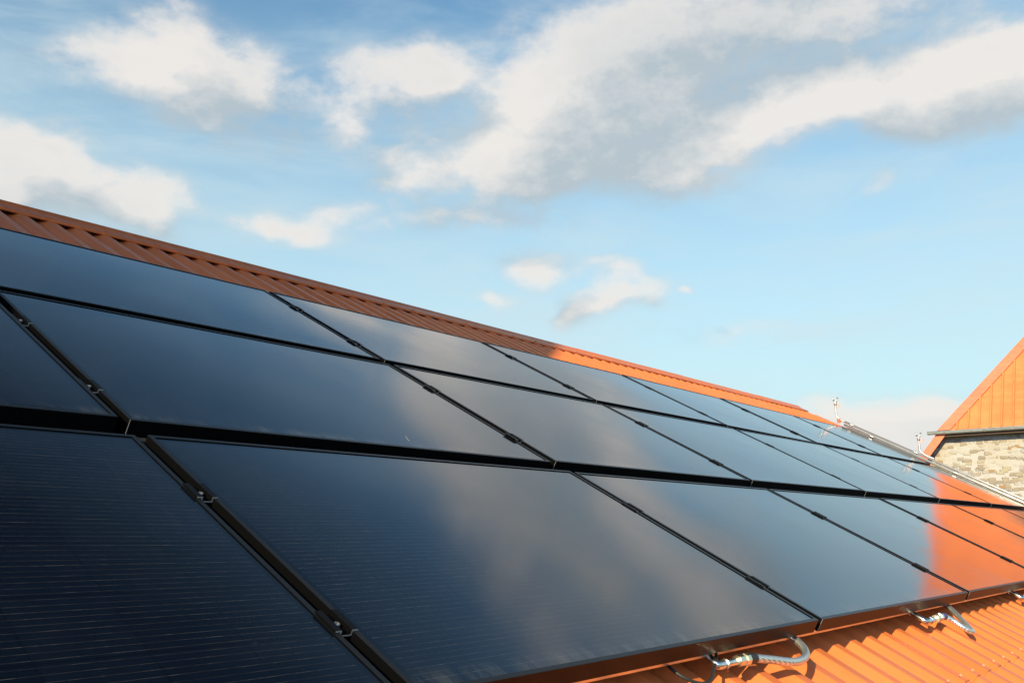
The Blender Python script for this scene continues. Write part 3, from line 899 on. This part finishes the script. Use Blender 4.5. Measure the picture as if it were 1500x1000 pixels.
def riser(label, u, v, hgt, capmat):
    base = R(u, v, HC)
    t0 = thing('vent_riser', label, 'vent pipe', base, (0, 0, 0), 'vent risers on the collector pipes')
    foot = R(u, v, 0.040) - base
    b = MB()
    b.tube(spline([R(u, v-0.16, 0.040)-base, R(u, v-0.05, 0.040)-base, foot+Vector((0, 0.01, 0.03)), foot+Vector((0, 0.015, 0.09)), foot+Vector((0, 0.015, hgt*0.62))], 8), 0.0115, 12)
    b.build('tube', M_DULL, t0, True)
    v_ = MB(); c = foot + Vector((0, 0.015, 0))
    v_.tube([c+Vector((0, 0, hgt*0.60)), c+Vector((0, 0, hgt*0.64)), c+Vector((0, 0, hgt*0.80)), c+Vector((0, 0, hgt*0.84))], 0.02, 12, rfun=lambda q: 0.012 if q in (0, 1) else 0.018)
    shade_auto(v_.build('valve', M_DULL, t0), 40)
    for s in (-1, 1):
        v_ = MB(); v_.tube([c+Vector((0.006*s, -0.006*s, hgt*0.82)), c+Vector((0.020*s, -0.018*s, hgt*0.88)), c+Vector((0.024*s, -0.021*s, hgt*1.0))], 0.0085, 10); v_.build('outlet', M_DULL, t0, True)
    tg = MB(); tg.box((0.014, -0.034, hgt*0.50), (0.022, -0.018, hgt*0.72), X=lambda p: c+p); tg.build('handle', M_PINK, t0)
    if capmat:
        rd = MB(); q = R(u-0.01, v-0.04, 0.0)-base
        rd.tube([q, q+Vector((0, 0, 0.02)), q+Vector((0, 0, 0.05))], 0.02, 10); shade_auto(rd.build('sensor_cap', capmat, t0), 40)
    return t0
riser('steel vent riser with forked top and red cap at the upper end of the pipes', 10.205, 3.41, 0.265, M_RED)
riser('steel vent riser with forked top in front of the orange barge board', 10.46, 2.43, 0.245, None)

# ------------------------------------------------------------------ stone farm building beyond the roof
WX = 26.0; EX = WX - 0.30                  # wall plane and eaves edge of the half hip
YE, ZE = 6.71, ZC + 2.610                  # lower left corner of the half hip
TM = math.tan(math.radians(51.0)); TH = math.radians(60.0)
HALF = 3.05
YR = YE - HALF; ZR = ZE + HALF*TM; YE2 = YE - 2*HALF
XR = EX + (ZR-ZE)/math.tan(TH)
house = thing('stone_house', 'stone farm building with orange half-hip roof and grey gutter beyond the panels', 'house', (WX+4, YR, 0))
HL = Vector(house.location)
ZEV = ZC - 1.2; YEV = YE + (ZE-ZEV)/TM
# gable wall
g_ = MB()
inset = 0.16
def gable_poly(xx):
    yl = lambda z: YE - inset + (ZE-z)/TM
    return [Vector((xx, yl(ZEV), 0)), Vector((xx, 2*YR-yl(ZEV), 0)), Vector((xx, 2*YR-yl(ZEV), ZEV)), Vector((xx, 2*YR-yl(ZE-0.02), ZE-0.02)), Vector((xx, yl(ZE-0.02), ZE-0.02)), Vector((xx, yl(ZEV), ZEV))]
g_.prism([p-HL for p in gable_poly(WX)], (0.5, 0, 0))
g_.build('gable_wall', M_STONE, house)
for yy in (YEV-inset-0.5, 2*YR-YEV+inset):
    sw = MB(); sw.box((WX+0.503-HL.x, yy-HL.y, 0), (WX+11-HL.x, yy+0.5-HL.y, ZEV-0.02)); sw.build('side_wall', M_STONE, house)
# main roof slopes
for sgn in (1, -1):
    m_ = lambda y: y if sgn > 0 else 2*YR-y
    nrm = Vector((0, sgn*math.sin(math.radians(51)), math.cos(math.radians(51))))
    poly = [Vector((EX, m_(YEV+0.25), ZE-(YEV+0.25-YE)*TM)), Vector((EX, m_(YE), ZE)), Vector((XR, YR, ZR)), Vector((WX+11.3, YR, ZR)), Vector((WX+11.3, m_(YEV+0.25), ZE-(YEV+0.25-YE)*TM))]
    if sgn < 0: poly = poly[::-1]
    b = MB(); b.prism([p-HL for p in poly], -nrm*0.06); b.build('roof', M_ROOF_FAR, house)
    # barge board under the verge
    b = MB()
    d = Vector((0, m_(YE)-m_(YEV+0.25), (YEV+0.25-YE)*TM)).normalized()
    q0 = Vector((EX-0.012, m_(YEV+0.25), ZE-(YEV+0.25-YE)*TM)); q1 = Vector((EX-0.012, m_(YE), ZE-0.02))
    dn = -nrm*0.185
    pl = [q0+nrm*0.012, q1+nrm*0.012, q1+dn, q0+dn]
    b.prism([p-HL for p in (pl if sgn > 0 else pl[::-1])], (0.03, 0, 0)); b.build('barge_board', M_TRIM, house)
    sf = MB(); pl = [q0-nrm*0.075+Vector((0.045, 0, 0)), q1-nrm*0.075+Vector((0.045, 0, 0)), q1-nrm*0.10+Vector((0.045, 0, 0)), q0-nrm*0.10+Vector((0.045, 0, 0))]
    sf.prism([p-HL for p in pl], (0.12, 0, 0)); sf.build('soffit', M_SOFFIT, house)
# half-hip sheet with narrow upstanding ribs
nh = Vector((-math.sin(TH), 0, math.cos(TH))); sh = Vector((math.cos(TH), 0, math.sin(TH)))
def HP(y, s, o): return Vector((EX, y, ZE)) + sh*s + nh*o
def smax(y): return max(0.0, (HALF-abs(y-YR))*TM/math.sin(TH))
prof = []
y = YE - 0.001; step = 0.262
k = 0
while True:
    c = YE - 0.18 - step*k
    if c < YE2 + 0.05: break
    prof += [(c+0.032, 0.0), (c+0.018, 0.034), (c-0.018, 0.034), (c-0.032, 0.0)]
    k += 1
ys = [(YE-0.002, 0.0)] + prof + [(YE2+0.002, 0.0)]
# the apex must be a station too
out_ = []
for a, b in zip(ys, ys[1:]):
    out_.append(a)
    if a[0] > YR > b[0]: out_.append((YR, a[1] + (b[1]-a[1])*(a[0]-YR)/(a[0]-b[0])))
out_.append(ys[-1]); ys = out_
V = []; F = []
for yy, oo in ys:
    V.append(HP(yy, -0.02, oo) - HL); V.append(HP(yy, max(smax(yy)-0.02, -0.015), oo) - HL)
n = len(ys)
for yy, oo in ys:
    V.append(HP(yy, -0.02, -0.02) - HL); V.append(HP(yy, max(smax(yy)-0.02, -0.015), -0.02) - HL)
for i in range(n-1):
    F.append((2*i, 2*i+1, 2*i+3, 2*i+2)); j = 2*n
    F.append((j+2*i, j+2*i+2, j+2*i+3, j+2*i+1))
    F.append((2*i, 2*i+2, j+2*i+2, j+2*i)); F.append((2*i+1, j+2*i+1, j+2*i+3, 2*i+3))
put_mesh('hip_sheet', V, F, M_ROOF_FAR, house)
# hip flashing strips along both hips
for sgn in (1, -1):
    m_ = lambda y: y if sgn > 0 else 2*YR-y
    dl = math.hypot(HALF, smax(YR)); ty, ts = HALF/dl, smax(YR)/dl      # direction of the hip in the hip plane
    wv = 0.26
    A = (YE+0.035, -0.02); B = (YR, smax(YR)+0.03)
    C = (YR, smax(YR)+0.03 - wv/ty); Dd = (YE+0.035-wv/ts, -0.02)
    pl = [HP(m_(y), s_, 0.042) for y, s_ in (A, B, C, Dd)]
    if sgn < 0: pl = pl[::-1]
    b = MB(); b.prism([p-HL for p in pl], -nh*0.03); b.build('hip_flashing', M_TRIM, house); b = MB()
    # folded edge towards the ribs and cover on the main slope
    pl2 = [HP(m_(y), s_, 0.046) for y, s_ in (C, (YR, C[1]+0.02), (Dd[0]+0.02/ts*ty*0+0.016, -0.02), Dd)]
    nm = Vector((0, sgn*math.sin(math.radians(51)), math.cos(math.radians(51))))
    a0, b0 = HP(m_(A[0]), A[1], 0.042), HP(m_(B[0]), B[1], 0.042)
    w2 = Vector((0.22, 0, 0))
    pl3 = [a0, a0+w2-nm*0.03, b0+w2-nm*0.03, b0]
    if sgn < 0: pl3 = pl3[::-1]
    b.prism([p-HL for p in pl3], -nm*0.012)
    b.build('hip_cover', M_TRIM, house)
rc = MB()
rc.prism([Vector((XR-0.05, YR+0.20, ZR-0.20*TM+0.05))-HL, Vector((XR-0.05, YR, ZR+0.07))-HL, Vector((XR-0.05, YR-0.20, ZR-0.20*TM+0.05))-HL, Vector((XR-0.05, YR, ZR+0.03))-HL], (9.3, 0, 0))
rc.build('ridge_cap', M_TRIM, house)
# eaves gutter of the half hip
gt = MB(); gx, gz, gr_ = EX-0.075, ZE-0.035, 0.075
arc = [math.pi + math.pi*i/12 for i in range(13)]
o0 = [Vector((gx+gr_*math.cos(a), YE+0.26, gz+gr_*math.sin(a)))-HL for a in arc]; o1 = [Vector((p.x, YE2-0.26-HL.y, p.z)) for p in o0]
i0 = [Vector((gx+(gr_-0.006)*math.cos(a), YE+0.26, gz+(gr_-0.006)*math.sin(a)))-HL for a in arc]; i1 = [Vector((p.x, YE2-0.26-HL.y, p.z)) for p in i0]
n = 13
gt.prism(o0 + i0[::-1], (0, YE2-YE-0.52, 0))
gutter = gt.build('gutter', M_ZINC, house); shade_auto(gutter, 50)
for yy in (YE+0.2603, YE2-0.2633):
    k = MB(); k.prism([Vector((p.x, yy-HL.y, p.z)) for p in o0], (0, 0.003, 0)); q = k.build('end_cap', M_ZINC, house); q.parent = gutter
k = MB(); k.tube([Vector((gx-gr_, YE+0.258, gz))-HL, Vector((gx-gr_, YR, gz))-HL, Vector((gx-gr_, YE2-0.258, gz))-HL], 0.012, 8); q = k.build('rolled_bead', M_ZINC, house, True); q.parent = gutter
yy = YE - 0.16
while yy > YE2:
    k = MB()
    p0 = [Vector((gx+(gr_+0.004)*math.cos(a), yy+0.012, gz+(gr_+0.004)*math.sin(a)))-HL for a in arc]
    p1 = [p+Vector((0, -0.024, 0)) for p in p0]
    k.add(p0+p1, [(i, n+i, n+i+1, i+1) for i in range(n-1)])
    q = k.build('gutter_bracket', M_DULL, house); q.parent = gutter
    yy -= 0.95
# fascia behind the gutter
fb_ = MB(); fb_.box((EX+0.004-HL.x, YE2+0.05-HL.y, ZE-0.17-HL.z), (EX+0.03-HL.x, YE-0.05-HL.y, ZE-0.03-HL.z)); fb_.build('fascia', M_SOFFIT, house); fb_ = MB(); fb_.box((EX+0.033-HL.x, YE2+0.05-HL.y, ZE-0.165-HL.z), (WX-0.003-HL.x, YE-0.05-HL.y, ZE-0.15-HL.z))
fb_.build('soffit', M_SOFFIT, house)

# ------------------------------------------------------------------ unseen building behind the camera, added and shaped to throw the shade on the ridge
FX1, FX0 = OX+U0-0.05, OX+U0-8.0
FY0, FYR = 1.70, 4.8; FZ0 = ZC + CASTER_EAVE; FT = CASTER_PITCH
farm = thing('shade_caster', 'unseen tall building with steep roof, added left of the barn to shade the ridge', 'house', ((FX0+FX1)/2, FYR, 0))
FL = Vector(farm.location)
zr = FZ0 + (FYR-FY0)*FT
b = MB()
b.prism([Vector((FX0, FY0+0.12, 0))-FL, Vector((FX0, 2*FYR-FY0-0.12, 0))-FL, Vector((FX0, 2*FYR-FY0-0.12, FZ0-0.05))-FL, Vector((FX0, FYR, zr-0.12))-FL, Vector((FX0, FY0+0.12, FZ0-0.05))-FL][::-1], (FX1-FX0-0.10, 0, 0))
b.build('wall', M_PLASTER, farm)
for sgn in (1, -1):
    m_ = lambda y: y if sgn > 0 else 2*FYR-y
    b = MB()
    pl = [Vector((FX0-0.1, m_(FY0), FZ0)), Vector((FX1, m_(FY0), FZ0)), Vector((FX1, FYR, zr)), Vector((FX0-0.1, FYR, zr))]
    if sgn < 0: pl = pl[::-1]
    b.prism([p-FL for p in pl], Vector((0, 0, -0.09))); b.build('roof', M_ROOF_FAR, farm)
rc = MB(); rc.tube([Vector((FX0-0.1, FYR, zr+0.0))-FL, Vector((FX1, FYR, zr))-FL], 0.09, 10); rc.build('ridge_cap', M_TRIM, farm)
